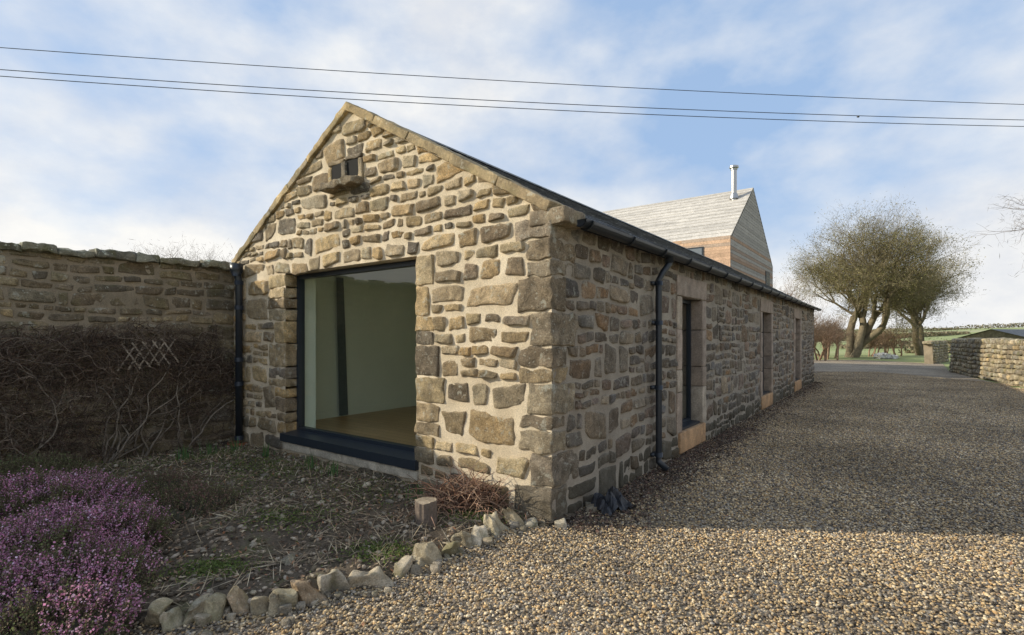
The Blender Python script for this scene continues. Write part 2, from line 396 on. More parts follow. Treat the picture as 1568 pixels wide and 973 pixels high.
# big picture window
a,b,z0,z1=WIN
S=F_gable;fw=.06
for (p0,p1,r0,r1) in ((a,a+fw,.30,z1),(b-fw,b,.30,z1),(a+fw,b-fw,z1-fw,z1),(a+fw,b-fw,.30,.395)):
    fr.box(S,p0+.006,p1-.001,r0+.001,r1-.006,-.25,-.16)
vs=[S(t,z,d) for t in (a-.03,b+.05) for (z,d) in ((.35,-.17),(.325,.05),(.225,.05),(.225,.03),(.22,-.17))]
fr.add(vs,[(0,1,6,5),(1,2,7,6),(2,3,8,7),(3,4,9,8),(0,5,9,4),(0,4,3,2,1),(5,6,7,8,9)],(.5,.5,.5))
gquad(S,a+fw,b-fw,.39,z1-fw,-.205)
fr.build('window_frames',M_frame,barn);gl.build('window_glass',M_glass,barn)
led=MB();
for k in range(4):
    w=(b-a+.08)/4;block(led,S,a-.04+k*w+.003,a-.04+(k+1)*w-.003,.115,.215,-.2,.03,r=.012,amp=.004,col=(.5,.44,.34),step=.06,warp=.006)
led.build('window_ledge_stones',M_dress,barn,True)
it=MB()
SD=5.0;TL=5.18;TR=.45;FZ=.27;CZ=2.62
def rect(mb,F,u0,u1,v0,v1,d): mb.quad(F(u0,v0,d),F(u1,v0,d),F(u1,v1,d),F(u0,v1,d))
rect(it,F_gable,TR,a,FZ,CZ,-.45);rect(it,F_gable,b,TL,FZ,CZ,-.45);rect(it,F_gable,a,b,z1,CZ,-.45)
rect(it,F_gable,TR,TL,FZ,CZ,-SD)
it.quad(W(TL,.45,FZ),W(TL,SD,FZ),W(TL,SD,CZ),W(TL,.45,CZ));it.quad(W(TR,.45,FZ),W(TR,SD,FZ),W(TR,SD,CZ),W(TR,.45,CZ))
it.quad(W(TL,.45,CZ),W(TL,SD,CZ),W(TR,SD,CZ),W(TR,.45,CZ))
for t in (a,b): it.quad(W(t,.22,.1),W(t,.45,.1),W(t,.45,z1),W(t,.22,z1))
it.quad(W(a,.2,z1),W(b,.2,z1),W(b,.45,z1),W(a,.45,z1));it.quad(W(a,.2,.3),W(b,.2,.3),W(b,.45,.3),W(a,.45,.3))
it.box(F_gable,TL-.02,TL-.001,FZ,FZ+.12,-SD+.01,-.46)
it.build('interior_walls',M_int,barn)
fl=MB();fl.quad(W(TL,.45,FZ),W(TR,.45,FZ),W(TR,SD,FZ),W(TL,SD,FZ));fl.build('oak_floor',M_wood,barn)
cu=MB();n=60;vs=[]
for i in range(n+1):
    s=1.42+.17*i/n;d=.02*math.sin(i*.9)
    vs+= [W(TL-.06-d,s+.06,FZ+.02),W(TL-.06-d*.7,s-.03*(i/n),CZ-.02)]
cu.add(vs,[(2*i,2*i+2,2*i+3,2*i+1) for i in range(n)],(.1,.1,.1));cu.build('curtain',M_curt,barn,True)
hd=MB()
hd.quad(W(a,-.0,z1+.002),W(b,-.0,z1+.002),W(b,.3,z1+.002),W(a,.3,z1+.002));hd.build('lintel_soffit',M_mort,barn)
sh=MB()
sh.quad(W(HW,0,0),W(HW,LEN,0),W(HW,LEN,2.7),W(HW,0,2.7))
sh.add([W(0,LEN,-.1),W(HW,LEN,-.1),W(HW,LEN,2.66),W(HW/2,LEN,4.3),W(0,LEN,2.66)],[(0,1,2,3,4)],(.4,.3,.2))
sh.build('rear_walls',M_mort3,barn)

# dovecote ledge, with holes painted as a dark sheet
dv=MB();blk=MB()
blk.quad(F_gable(2.6,3.43,.02),F_gable(3.12,3.43,.02),F_gable(3.12,3.68,.02),F_gable(2.6,3.68,.02),(.01,.01,.01))  # flat near-black quad paints the shade inside the holes
for (u0,u1,v0,v1,dd) in ((2.535,2.60,3.42,3.66,.03),(2.82,2.90,3.43,3.66,.045),(3.12,3.18,3.42,3.66,.03),(2.55,2.85,3.67,3.72,.03),(2.87,3.18,3.67,3.72,.03)):
    block(dv,F_gable,u0,u1,v0,v1,-.05,dd,r=.012,amp=.006,col=jc(rg,PAL_G,.1),step=.03,warp=.014)
block(dv,F_gable,2.52,3.12,3.33,3.42,-.05,.19,r=.025,amp=.012,col=(.28,.22,.14),step=.03,warp=.03)
dv.build('dovecote_ledge',M_gst,barn,True);blk.build('dovecote_hole_shade',mat_flat('dovecote_dark',(.012,.011,.01),1,0,.1),barn)

# skew copings, kneelers
sk=MB();sl_=math.atan(.57);cs,sn=math.cos(sl_),math.sin(sl_)
Ls=(HW/2)/cs
for side in (0,1):
    def FS(u,v,d,side=side):
        t=u*cs-v*sn*1; z=2.76+u*sn+v*cs
        if side: t=HW-t
        return W(t,-d,z)
    x=-.02
    while x<Ls-.02:
        w=rg.uniform(.5,.85)
        if Ls-x-w<.3: w=Ls-x
        block(sk,FS,x+.003,x+w-.003,-.09+rg.uniform(-.006,.004),rg.uniform(-.004,.006),-.33,.045+rg.uniform(-.008,.008),r=.010,amp=.005,col=jc(rg,[(.40,.305,.17),(.34,.26,.155),(.44,.33,.175)],.14),step=.04,warp=.012)
        x+=w
    block(sk,(lambda u,v,d,side=side:W(HW-u if side else u,-d,v)),-.15,.22,2.56,2.70,-.34,.035,r=.02,amp=.006,col=(.28,.22,.15),step=.05,warp=.015)
sk.build('skew_coping',M_skew,barn,True)

# roof
rf=MB()
def roofF(side):
    def f(u,v,d):
        t=-.14+u*cs-d*sn; z=2.76-.06-.14*.57+u*sn+d*cs
        if side: t=HW-t
        return W(t,v,z)
    return f
SLP=(HW/2+.14)/cs
rr=random.Random(3)
base=MB()
for side in (0,1):
    f=roofF(side)
    base.box(f,0.0,SLP,.30,LEN+.1,-.05,-.012,(.1,.1,.1))
    nrow=15;h=SLP/nrow
    for r_ in range(nrow):
        v=.3+(-.15 if r_%2 else 0)
        while v<LEN+.1:
            w=.3;va=max(.3,v);vb=min(LEN+.12,v+w-.006)
            if vb-va>.03:
                lo=r_*h-.03+rr.uniform(-.006,.006);hi=(r_+1)*h+.02
                k=rr.uniform(.7,1.3);col=(.085*k,.09*k,.10*k)
                e=rr.uniform(0,.005)
                P=[f(lo,va,.012+e),f(lo,vb,.012+e),f(hi,vb,.0),f(hi,va,.0),f(lo,va,0),f(lo,vb,0)]
                rf.add(P,[(0,1,2,3),(0,4,5,1)],col)
            v+=w
base.build('roof_deck',M_dark,barn);rf.build('roof_slates',M_slate,barn)
rd=MB();v=.3
while v<LEN:
    w=.45
    z=2.76+.57*HW/2-.05
    P=[W(HW/2-.16,v+.004,z-.07),W(HW/2-.03,v+.004,z+.02),W(HW/2+.03,v+.004,z+.02),W(HW/2+.16,v+.004,z-.07)]
    P+=[W(HW/2-.16,v+w,z-.07),W(HW/2-.03,v+w,z+.02),W(HW/2+.03,v+w,z+.02),W(HW/2+.16,v+w,z-.07)]
    rd.add(P,[(0,1,5,4),(1,2,6,5),(2,3,7,6)],jc(rr,[(.13,.125,.11)]));v+=w
rd.build('ridge_tiles',M_slate,barn)

# gutter + downpipes
gu=MB();gt=-.17;gz=2.615;r=.065
vs=[];nn=8
pts=[0.18,LEN+.12]
for s in pts:
    for rad in (r,r-.008):
        for k in range(nn+1):
            an=math.pi*k/nn;vs.append(W(gt+rad*math.cos(an),s,gz-rad*math.sin(an)))
o=2*(nn+1)
fs=[]
for L in (0,nn+1):
    fs+=[(L+k,L+k+1,o+L+k+1,o+L+k) for k in range(nn)]
fs+=[(k,k+1,nn+1+k+1,nn+1+k) for k in range(nn)]+[(0,nn+1,o+nn+1,o),(nn,2*nn+1,o+2*nn+1,o+nn)]
fs+=[tuple(range(nn+1))]
gu.add(vs,fs,(.1,.1,.1))
s=.3
while s<LEN:
    pp=[W(gt+(r+.006)*math.cos(math.pi*k/8),s,gz-(r+.006)*math.sin(math.pi*k/8)) for k in range(9)]
    tube(gu,[W(0,s,gz+.02)]+pp,.009,5,(.1,.1,.1));s+=.9
gu.box(F_side,.18,LEN+.1,2.60,2.66,.0,.045)
ps=2.25
dp=[W(gt,ps+.12,gz-.05),W(gt,ps+.12,gz-.13),W(-.12,ps+.04,gz-.24),W(-.085,ps,gz-.33),W(-.085,ps,.2),W(-.085,ps,.12),W(-.19,ps,.04)]
tube(gu,dp,.038,12,(.1,.1,.1),True)
def sleeve(F,z,h=.05,rr_=.048): tube(gu,[F(z),F(z+h)],rr_,12,(.1,.1,.1),True)
for z in (.98,1.75,2.22,.18): 
    sleeve(lambda zz:W(-.085,ps,zz),z)
    gu.box(F_side,ps-.08,ps+.08,z+.005,z+.045,.0,.05)
tube(gu,[W(gt,ps+.12,gz-.02),W(gt,ps+.12,gz-.12)],.05,12,(.1,.1,.1),True)
dp=[W(5.28,-.12,2.62),W(5.28,-.11,2.52),W(5.28,-.085,2.4),W(5.28,-.085,.14)]
tube(gu,dp,.048,12,(.1,.1,.1),True)
for z in (.12,.9,1.25,2.0,2.36): tube(gu,[W(5.28,-.085,z),W(5.28,-.085,z+.06)],.06,12,(.1,.1,.1),True)
tube(gu,[W(5.28,-.12,2.48),W(5.28,-.12,2.56),W(5.28,-.12,2.66)],[.05,.085,.09],12,(.1,.1,.1),True)
gu.build('gutter_and_downpipes',M_pipe,barn,True)
gy=empty('drain_gully');m_=MB()
c=W(5.28,-.1,0)
tube(m_,[(c[0],c[1],0),(c[0],c[1],.09)],[.13,.14],14,(.35,.14,.07));tube(m_,[(c[0],c[1],.09),(c[0],c[1],.03)],[.115,.10],14,(.2,.08,.04))
m_.build('clay_pot',M_dress,gy)

# ---------------------------------------------------------------- garden wall
gw=empty('garden_stone_wall');m_=MB();mm=MB();rw=random.Random(21)
GL=12.0
zs=[0,.2,.38,.6,.8,.98,1.2,1.4,1.56,1.78,1.98,2.16,2.38,2.6]
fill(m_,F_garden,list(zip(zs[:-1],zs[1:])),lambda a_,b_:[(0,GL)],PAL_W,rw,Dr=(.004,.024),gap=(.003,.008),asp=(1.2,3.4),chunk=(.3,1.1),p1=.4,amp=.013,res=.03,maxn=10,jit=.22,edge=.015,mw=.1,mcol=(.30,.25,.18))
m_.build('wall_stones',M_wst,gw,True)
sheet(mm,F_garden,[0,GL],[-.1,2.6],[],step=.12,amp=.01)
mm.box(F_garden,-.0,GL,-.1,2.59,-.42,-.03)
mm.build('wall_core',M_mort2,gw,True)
cp=MB();x=0.02
while x<GL:
    w=rw.uniform(.22,.5)
    zz=rw.uniform(-.025,.025)
    block(cp,F_garden,x+.004,x+w-.004,2.585+zz,2.68+zz+rw.uniform(-.03,.03),-.47,.06+rw.uniform(-.03,.05),r=.016,amp=.012,col=jc(rw,[(.32,.30,.22),(.27,.25,.18),(.22,.2,.15)],.14),step=.04,warp=.04)
    x+=w
cp.build('coping_slabs',M_cop,gw,True)

tr=empty('diamond_trellis');m_=MB()
def lath(u0,v0,u1,v1,d):
    L=math.hypot(u1-u0,v1-v0);nx,ny=-(v1-v0)/L*.009,(u1-u0)/L*.009
    P=[F_garden(u,v,dd) for dd in (d,d+.006) for (u,v) in ((u0+nx,v0+ny),(u1+nx,v1+ny),(u1-nx,v1-ny),(u0-nx,v0-ny))]
    m_.add(P,[(0,1,2,3),(4,5,6,7),(0,1,5,4),(2,3,7,6),(0,3,7,4),(1,2,6,5)],(.40,.34,.27))
for k in range(5):
    o=.11*k
    lath(.86+o,1.58-.015*k,1.06+o,1.24-.015*k,.18);lath(.82+o,1.26-.015*k,1.02+o,1.58-.015*k,.19)
m_.build('laths',M_board,tr)

# ---------------------------------------------------------------- climber
cl=empty('bare_climbing_shrub');m_=MB();fk=MB();rc=random.Random(31)
def topz(u): return 1.63+.14*NV(u*1.3,0,4)+.12*NV(u*5,0,4)-(.3 if u<.25 else 0)
for i in range(4800):
    u=rc.uniform(.05,5.2);lim=topz(u);z=rc.uniform(0.0,lim)*1.0
    if rc.random()<.35: z=rc.uniform(lim-.5,lim)
    if z<.45 and u<1.6 and rc.random()<.6: continue
    ang=rc.uniform(0,2*math.pi) if rc.random()<.6 else rc.choice((0,math.pi))+rc.uniform(-.5,.5)
    d=rc.uniform(.02,.24);pts=[];n=rc.randint(5,12);st=rc.uniform(.03,.08)
    for k in range(n):
        pts.append(F_garden(u,max(0,z),d));ang+=rc.gauss(0,.5);u+=math.cos(ang)*st;z+=math.sin(ang)*st
        if z>topz(u)+.12: ang=-abs(ang%math.pi)*.5;z-=.03
        d=min(.36,max(.015,d+rc.gauss(0,.03)))
    r0=rc.choice((.002,.003,.004,.005));k=rc.uniform(.5,1.6)
    tube(m_,pts,[r0*(1-.6*j/n) for j in range(n)],3,rc.choice([(.12*k,.08*k,.055*k),(.17*k,.125*k,.09*k),(.08*k,.055*k,.045*k),(.24*k,.19*k,.145*k)]))
for (u,z) in ((1.55,0),(2.4,0),(3.3,0),(.7,0),(4.2,0),(1.6,0),(2.9,0),(1.2,0)):
    for kk in range(5):
        a=math.pi/2+rc.uniform(-.8,.8);uu=u;z=0;pts=[];d=.1;n=19
        for k in range(n):
            pts.append(F_garden(uu,z,d));a+=rc.gauss(0,.24);a=a*.93+.07*math.pi/2;uu+=math.cos(a)*.09;z+=math.sin(a)*.08;d=min(.25,max(.03,d+rc.gauss(0,.02)))
        tube(m_,pts,[.015*(1-.8*j/n) for j in range(n)],6,(.24,.20,.155))
m_.build('stems',M_twig,cl,True)
for i in range(24000):
    u=rc.uniform(.05,5.2);z=rc.uniform(.1,topz(u)+.03)
    if NV(u*2.2,z*2.2,7)<-.18: continue
    if z<.5 and u<1.6: continue
    p=Vector(F_garden(u,z,rc.uniform(.02,.22)));s_=rc.uniform(.006,.014)
    A=Vector((rc.gauss(0,1),rc.gauss(0,1),rc.gauss(0,1))).normalized();B=A.orthogonal().normalized()
    k=rc.uniform(.5,1.7)
    fk.quad(*[tuple(p+A*x*s_+B*y*s_*.6) for x,y in ((-1,0),(0,-1),(1,0),(0,1))],col=(.095*k,.06*k,.042*k))
fk.build('dead_leaves',M_flake,cl)

# ---------------------------------------------------------------- lumps / flakes with numpy
ph=(1+5**.5)/2
ICO=np.array([(-1,ph,0),(1,ph,0),(-1,-ph,0),(1,-ph,0),(0,-1,ph),(0,1,ph),(0,-1,-ph),(0,1,-ph),(ph,0,-1),(ph,0,1),(-ph,0,-1),(-ph,0,1)])/math.sqrt(1+ph*ph)
ICF=np.array([(0,11,5),(0,5,1),(0,1,7),(0,7,10),(0,10,11),(1,5,9),(5,11,4),(11,10,2),(10,7,6),(7,1,8),(3,9,4),(3,4,2),(3,2,6),(3,6,8),(3,8,9),(4,9,5),(2,4,11),(6,2,10),(8,6,7),(9,8,1)])
def lumps(name,P,S,pal,mat,parent,seed=0,flat=.6,smooth=True,jit=.18,tilt=.5):
    rn=np.random.default_rng(seed);n=len(P)
    P=np.asarray(P,float);S=np.asarray(S,float)
    V=np.repeat(ICO[None],n,0)*(1+rn.uniform(-jit,jit,(n,12,1)))
    sc=np.stack([S*rn.uniform(.75,1.35,n),S*rn.uniform(.6,1,n),S*flat*rn.uniform(.7,1.2,n)],1)
    V*=sc[:,None,:]
    a=rn.uniform(-tilt,tilt,n);c,s=np.cos(a)[:,None],np.sin(a)[:,None]
    x,z=V[:,:,0]*c-V[:,:,2]*s,V[:,:,0]*s+V[:,:,2]*c
    a=rn.uniform(0,6.28,n);c,s=np.cos(a)[:,None],np.sin(a)[:,None]
    V=np.stack([x*c-V[:,:,1]*s,x*s+V[:,:,1]*c,z],2)+P[:,None,:]
    Fc=(ICF[None]+(np.arange(n)*12)[:,None,None]).reshape(-1,3)
    pal=np.array(pal);C=pal[rn.integers(0,len(pal),n)]*rn.uniform(.7,1.3,(n,1));C=np.repeat(C,12,0)
    return mk(name,V.reshape(-1,3).tolist(),Fc.tolist(),C.tolist(),mat,parent,smooth)
def flakes(name,P,S,pal,mat,parent,seed=0,upright=0,asp=.6,flatn=.0):
    rn=np.random.default_rng(seed);n=len(P);P=np.asarray(P,float);S=np.asarray(S,float)[:,None]
    A=rn.normal(size=(n,3));A[:,2]*=(1-flatn);A[:,2]+=upright*np.abs(rn.normal(size=n));A/=np.linalg.norm(A,axis=1,keepdims=True)
    B=np.cross(A,rn.normal(size=(n,3))*np.array([1-flatn,1-flatn,1])+np.array([0,0,flatn*3]));B/=np.linalg.norm(B,axis=1,keepdims=True)
    V=np.stack([P-A*S,P-B*S*asp,P+A*S,P+B*S*asp],1)
    Fc=np.arange(n*4).reshape(-1,4);pal=np.array(pal);C=pal[rn.integers(0,len(pal),n)]*rn.uniform(.65,1.35,(n,1));C=np.repeat(C,4,0)
    return mk(name,V.reshape(-1,3).tolist(),Fc.tolist(),C.tolist(),mat,parent)

# ---------------------------------------------------------------- ground
rings=[0,6,12,20,30,42,55,75,100,140,200,300,450,700,1100,1800,3000];NS=96
def gh(x,y):
    r=math.hypot(x,y);k=min(1,max(0,(r-55)/450));k=k*k*(3-2*k)
    h=k*(9+3*NV(x*.004,y*.004,2));
    if r>60: h+=min(1,(r-60)/80)*.8*NV(x*.01,y*.01,5)
    return h if r<700 else h*(700/r)**.3
vs=[(0,0,-.02)];
for r in rings[1:]:
    for k in range(NS):
        a=2*math.pi*k/NS;x,y=r*math.cos(a),r*math.sin(a);vs.append((x,y,gh(x,y)-.02))
fs=[(0,1+k,1+(k+1)%NS) for k in range(NS)]
for i in range(len(rings)-2):
    for k in range(NS):
        a=1+i*NS+k;b_=1+i*NS+(k+1)%NS;fs.append((a,a+NS,b_+NS,b_))
mk('ground',vs,fs,None,M_field,None,True)
gv=MB()
gp=[(-9,-8),(18,-8),(14.3,11),(15.2,15),(20.6,24.3),(26.3,31.5),(25,37),(19,38),(15.5,31),(13.5,24)]+[W(.3,LEN+3,0)[:2],W(.3,LEN,0)[:2],W(.3,0,0)[:2],W(HW,0,0)[:2],W(HW,-12,0)[:2]]
gv.add([(x,y,-.004) for x,y in gp],[tuple(range(len(gp)))],(.3,.25,.2));gv.build('gravel_drive',M_grav)
gs=empty('gravel')
rn=np.random.default_rng(4);tiles=[]
PALP=[(.56,.41,.225),(.35,.28,.205),(.74,.60,.40),(.20,.16,.12),(.45,.33,.19),(.64,.48,.27),(.38,.335,.275),(.13,.11,.09),(.52,.34,.165),(.30,.235,.165)]
for k in range(3):
    n=3900;P=np.column_stack([rn.uniform(0,1,n),rn.uniform(0,1,n),rn.uniform(-.003,.013,n)])
    ob=lumps('stones_tile',P,rn.uniform(.0055,.014,n),PALP,M_lump,gs,seed=k,jit=.25);tiles.append(ob.data)
    bpy.data.objects.remove(ob)
rt=random.Random(2);cnt=0
for ix in range(-4,17):
    for iy in range(1,24):
        x,y=ix,iy
        if x+1>y*1.05+2.2: continue
        dx,dy=x+.5-CX,y+.5-CY;t=-(dx*ux+dy*uy);s=dx*nx_+dy*ny_
        if t>.7 and s>.6: continue
        if x<-2 and y>3: continue
        if x>12 and y<20 and x+.5>12.8+(y-9)*.52: continue
        ob=bpy.data.objects.new('stones_%d'%cnt,rt.choice(tiles));cnt+=1;scene.collection.objects.link(ob);ob.parent=gs
        k=rt.randint(0,3);ob.rotation_euler=(0,0,k*math.pi/2)
        ob.location=(x+(1 if k in (1,2) else 0),y+(1 if k in (2,3) else 0),0)

# soil bed
EDGE=[(-4.6,2.3),(-3.4,2.45),(-2.6,2.68),(-2.006,2.886),(-1.866,2.86),(-1.799,2.92),(-1.708,2.953),(-1.585,3.002),(-1.471,3.01),(-1.39,3.02),(-1.32,3.075),(-1.233,3.152),(-1.148,3.275),(-.92,3.318),(-.751,3.511),(-.662,3.632),(-.575,3.68),(-.464,3.819),(-.372,3.975),(-.25,4.04),(-.118,4.24),(.034,4.40)]
bedpoly=EDGE+[(.36,4.36),W(-.1,.25,0)[:2],W(.1,.1,0)[:2],W(HW,.1,0)[:2],W(HW-.0,-4.6,0)[:2]]
def inside(x,y,poly):
    c=False;n=len(poly);j=n-1
    for i in range(n):
        xi,yi=poly[i];xj,yj=poly[j]
        if (yi>y)!=(yj>y) and x<(xj-xi)*(y-yi)/(yj-yi)+xi: c=not c
        j=i
    return c
def segd(x,y,a,b):
    vx,vy=b[0]-a[0],b[1]-a[1];t=max(0,min(1,((x-a[0])*vx+(y-a[1])*vy)/(vx*vx+vy*vy)));return math.hypot(x-a[0]-t*vx,y-a[1]-t*vy)
def edist(x,y):
    return min(segd(x,y,EDGE[i],EDGE[i+1]) for i in range(len(EDGE)-1))
def soilz(x,y):
    e=min(1,edist(x,y)/.12)
    return -.01+e*(.045+.03*NV(x*1.5,y*1.5,0)+.02*NV(x*6,y*6,3)+.012*NV(x*19,y*19,8))+.02
st=.045;X0,Y0,X1,Y1=-8,2.2,.6,8.1;nx=int((X1-X0)/st);ny=int((Y1-Y0)/st);idx={};vs=[];fs=[]
for j in range(ny):
    for i in range(nx):
        x=X0+i*st;y=Y0+j*st
        if not inside(x+st/2,y+st/2,bedpoly): continue
        q4=[]
        for (a_,b_) in ((i,j),(i+1,j),(i+1,j+1),(i,j+1)):
            if (a_,b_) not in idx:
                idx[(a_,b_)]=len(vs);xx=X0+a_*st;yy=Y0+b_*st;vs.append((xx,yy,soilz(xx,yy)))
            q4.append(idx[(a_,b_)])
        fs.append(tuple(q4))
mk('soil_bed',vs,fs,None,M_soil,None,True)
rb=random.Random(8);P=[];S=[];FP=[];FS_=[]
while len(P)<12000:
    x=rb.uniform(-6.5,.5);y=rb.uniform(2.3,8)
    if not inside(x,y,bedpoly): continue
    if NV(x*1.3,y*1.3,12)<-.25 and rb.random()<.7: continue
    s_=rb.choice((.006,.008,.011,.015,.026));P.append((x,y,soilz(x,y)+s_*.2));S.append(s_*rb.uniform(.7,1.2))
sb=empty('soil_clods');lumps('clods',P,S,[(.10,.078,.052),(.15,.12,.08),(.24,.19,.14),(.085,.065,.046),(.36,.30,.23)],M_soilbits,sb,1)
P=[];S=[]
for i in range(140):
    while True:
        x=rb.uniform(-5,.3);y=rb.uniform(3,7)
        if inside(x,y,bedpoly): break
    P.append((x,y,soilz(x,y)+.01));S.append(rb.uniform(.015,.05))
lumps('loose_stones',P,S,[(.38,.33,.25),(.50,.43,.32),(.30,.26,.2)],M_rock,sb,5)
while len(FP)<9500:
    x=rb.uniform(-6.5,.5);y=rb.uniform(2.3,8)
    if not inside(x,y,bedpoly): continue
    FP.append((x,y,soilz(x,y)+.014));FS_.append(rb.uniform(.008,.028))
for i in range(1300):
    x=rb.uniform(-2.5,6.5);y=rb.uniform(2.2,14);FP.append((x,y,.02));FS_.append(rb.uniform(.008,.024))
ll=empty('leaf_litter')
flakes('leaves',FP,FS_,[(.17,.11,.07),(.24,.16,.10),(.33,.24,.15),(.12,.085,.06),(.42,.34,.23),(.28,.14,.075)],M_flake,ll,3,flatn=.7,asp=.4)
P=[];S=[]
while len(P)<5200:
    x=rb.uniform(-5.5,.4);y=rb.uniform(2.6,7.5)
    if inside(x,y,bedpoly) and NV(x*1.1,y*1.1,44)>-.15: P.append((x,y,soilz(x,y)+.022));S.append(rb.uniform(.03,.14))
flakes('dry_stalks',P,S,[(.42,.33,.21),(.30,.22,.14),(.50,.42,.29),(.22,.16,.11)],M_flake,ll,13,flatn=.6,asp=.03)
FP=[];FS_=[];P=[];S=[]
for i in range(9000):
    s=rb.uniform(0,LEN) if rb.random()<.6 else rb.uniform(0,6);w=abs(rb.gauss(0,.26))*(1+.4*NV(s*1.5,0,3));x,y,_=W(-.03-w,s,0)
    FP.append((x,y,rb.uniform(.008,.032)));FS_.append(rb.uniform(.008,.026))
flakes('leaves_by_wall',FP,FS_,[(.10,.06,.045),(.14,.085,.06),(.07,.05,.04),(.18,.12,.08)],M_flake,ll,23,flatn=.6,asp=.5)
for i in range(11000):
    s=rb.uniform(0,LEN) if rb.random()<.6 else rb.uniform(0,6);w=abs(rb.gauss(0,.22))*(1+.4*NV(s*1.5,0,3));x,y,_=W(-.03-w,s,0)
    s_=rb.choice((.008,.012,.018));P.append((x,y,.008));S.append(s_)
lumps('dirt_along_wall',P,S,[(.06,.045,.035),(.09,.07,.052),(.13,.10,.075)],M_soilbits,ll,6)
P=[];S=[]
for i in range(13000):
    cx_,cy_,sg=rb.choice([(-.95,3.7,.14),(-2.0,3.45,.14),(-3.0,5.2,.4),(-3.8,6.8,.3),(-1.4,5.2,.4),(-.3,4.5,.15),(-4.4,6.2,.4),(-2.4,6.0,.4),(-1.9,4.4,.25),(-3.1,6.2,.3)])
    x=cx_+rb.gauss(0,sg);y=cy_+rb.gauss(0,sg*.7)
    if inside(x,y,bedpoly): P.append((x,y,soilz(x,y)+rb.uniform(.0,.035)));S.append(rb.uniform(.005,.013))
wd=empty('weeds');flakes('leaves',P,S,[(.14,.19,.05),(.19,.23,.07),(.10,.14,.04)],M_leaf,wd,9)
sp=MB()
for (x,y) in ((-3.95,6.75),(-4.15,6.5),(-3.75,6.95),(-2.35,6.0),(-2.0,5.75),(-.9,4.9),(-3.2,6.7)):
    for i in range(22):
        x0=x+rb.gauss(0,.05);y0=y+rb.gauss(0,.05);a=rb.uniform(0,6.28);h=rb.uniform(.1,.22);ln=rb.uniform(.01,.06);z=soilz(x0,y0)
        ca,sa=math.cos(a),math.sin(a);w=.005
        sp.add([(x0-sa*w,y0+ca*w,z),(x0+sa*w,y0-ca*w,z),(x0+ca*ln*.4+sa*w*.8,y0+sa*ln*.4-ca*w*.8,z+h*.6),(x0+ca*ln*.4-sa*w*.8,y0+sa*ln*.4+ca*w*.8,z+h*.6),(x0+ca*ln,y0+sa*ln,z+h)],[(0,1,2,3),(3,2,4)],(.11*rb.uniform(.7,1.4),.2,.07))
sp.build('bulb_shoots',M_leaf)

# ---------------------------------------------------------------- edging stones
ed=empty('stone_edging');m_=MB();re=random.Random(14)
for i,(x,y) in enumerate(EDGE[3:]):
    nxt=EDGE[min(i+4,len(EDGE)-1)];prv=EDGE[i+2];a=math.atan2(nxt[1]-prv[1],nxt[0]-prv[0])+re.uniform(-.35,.35)
    gapn=math.hypot(nxt[0]-x,nxt[1]-y) or .1
    L=min(.13,max(.045,gapn*.46));
    if i==10: L=.15
    h=re.uniform(.08,.145);
    if i==10: h=.09
    w=re.uniform(.04,.07);ca,sa=math.cos(a),math.sin(a);lean=re.uniform(-.5,.5);l2=re.uniform(-.4,.4);ta=re.uniform(.2,1.6)
    def FE(u,v,d):
        k=1-max(0,v)*ta*2.2
        u*=k;d*=k
        return (x+u*ca-d*sa+lean*v*ca-l2*v*sa,y+u*sa+d*ca+lean*v*sa+l2*v*ca,v)
    block(m_,FE,-L*.85,L*.85,-.03,h,-w,w,r=.018,amp=.012,col=jc(re,[(.46,.38,.25),(.39,.32,.21),(.54,.46,.34),(.46,.34,.22),(.33,.28,.18)],.12),step=.015,warp=.05)
for i in range(44):
    e=re.choice(EDGE[4:]);x=e[0]+re.gauss(.05,.1);y=e[1]+re.gauss(-.02,.1);s_=re.uniform(.012,.04)
    def FE(u,v,d): return (x+u,y+d,v)
    block(m_,FE,-s_,s_*.9,-.02,s_*1.2,-s_*.8,s_*.8,r=.012,amp=.006,col=jc(re,[(.36,.31,.24),(.30,.25,.18)],.15),step=.02,warp=.025)
m_.build('stones',M_rock,ed,True)
bc=MB()
for i in range(24):
    t=re.uniform(-.2,1.5);x,y,_=W(t,-re.uniform(.03,.18),0) if t>0 else W(re.uniform(-.12,-.05),re.uniform(.0,.7),0);s_=re.uniform(.02,.055)
    def FE(u,v,d): return (x+u,y+d,v)
    block(bc,FE,-s_*1.2,s_*.9,-.02,s_*1.1,-s_*.8,s_*.8,r=.014,amp=.008,col=jc(re,[(.44,.39,.30),(.34,.28,.2)],.15),step=.02,warp=.03)
bc.build('loose_rubble',M_rock,None,True)

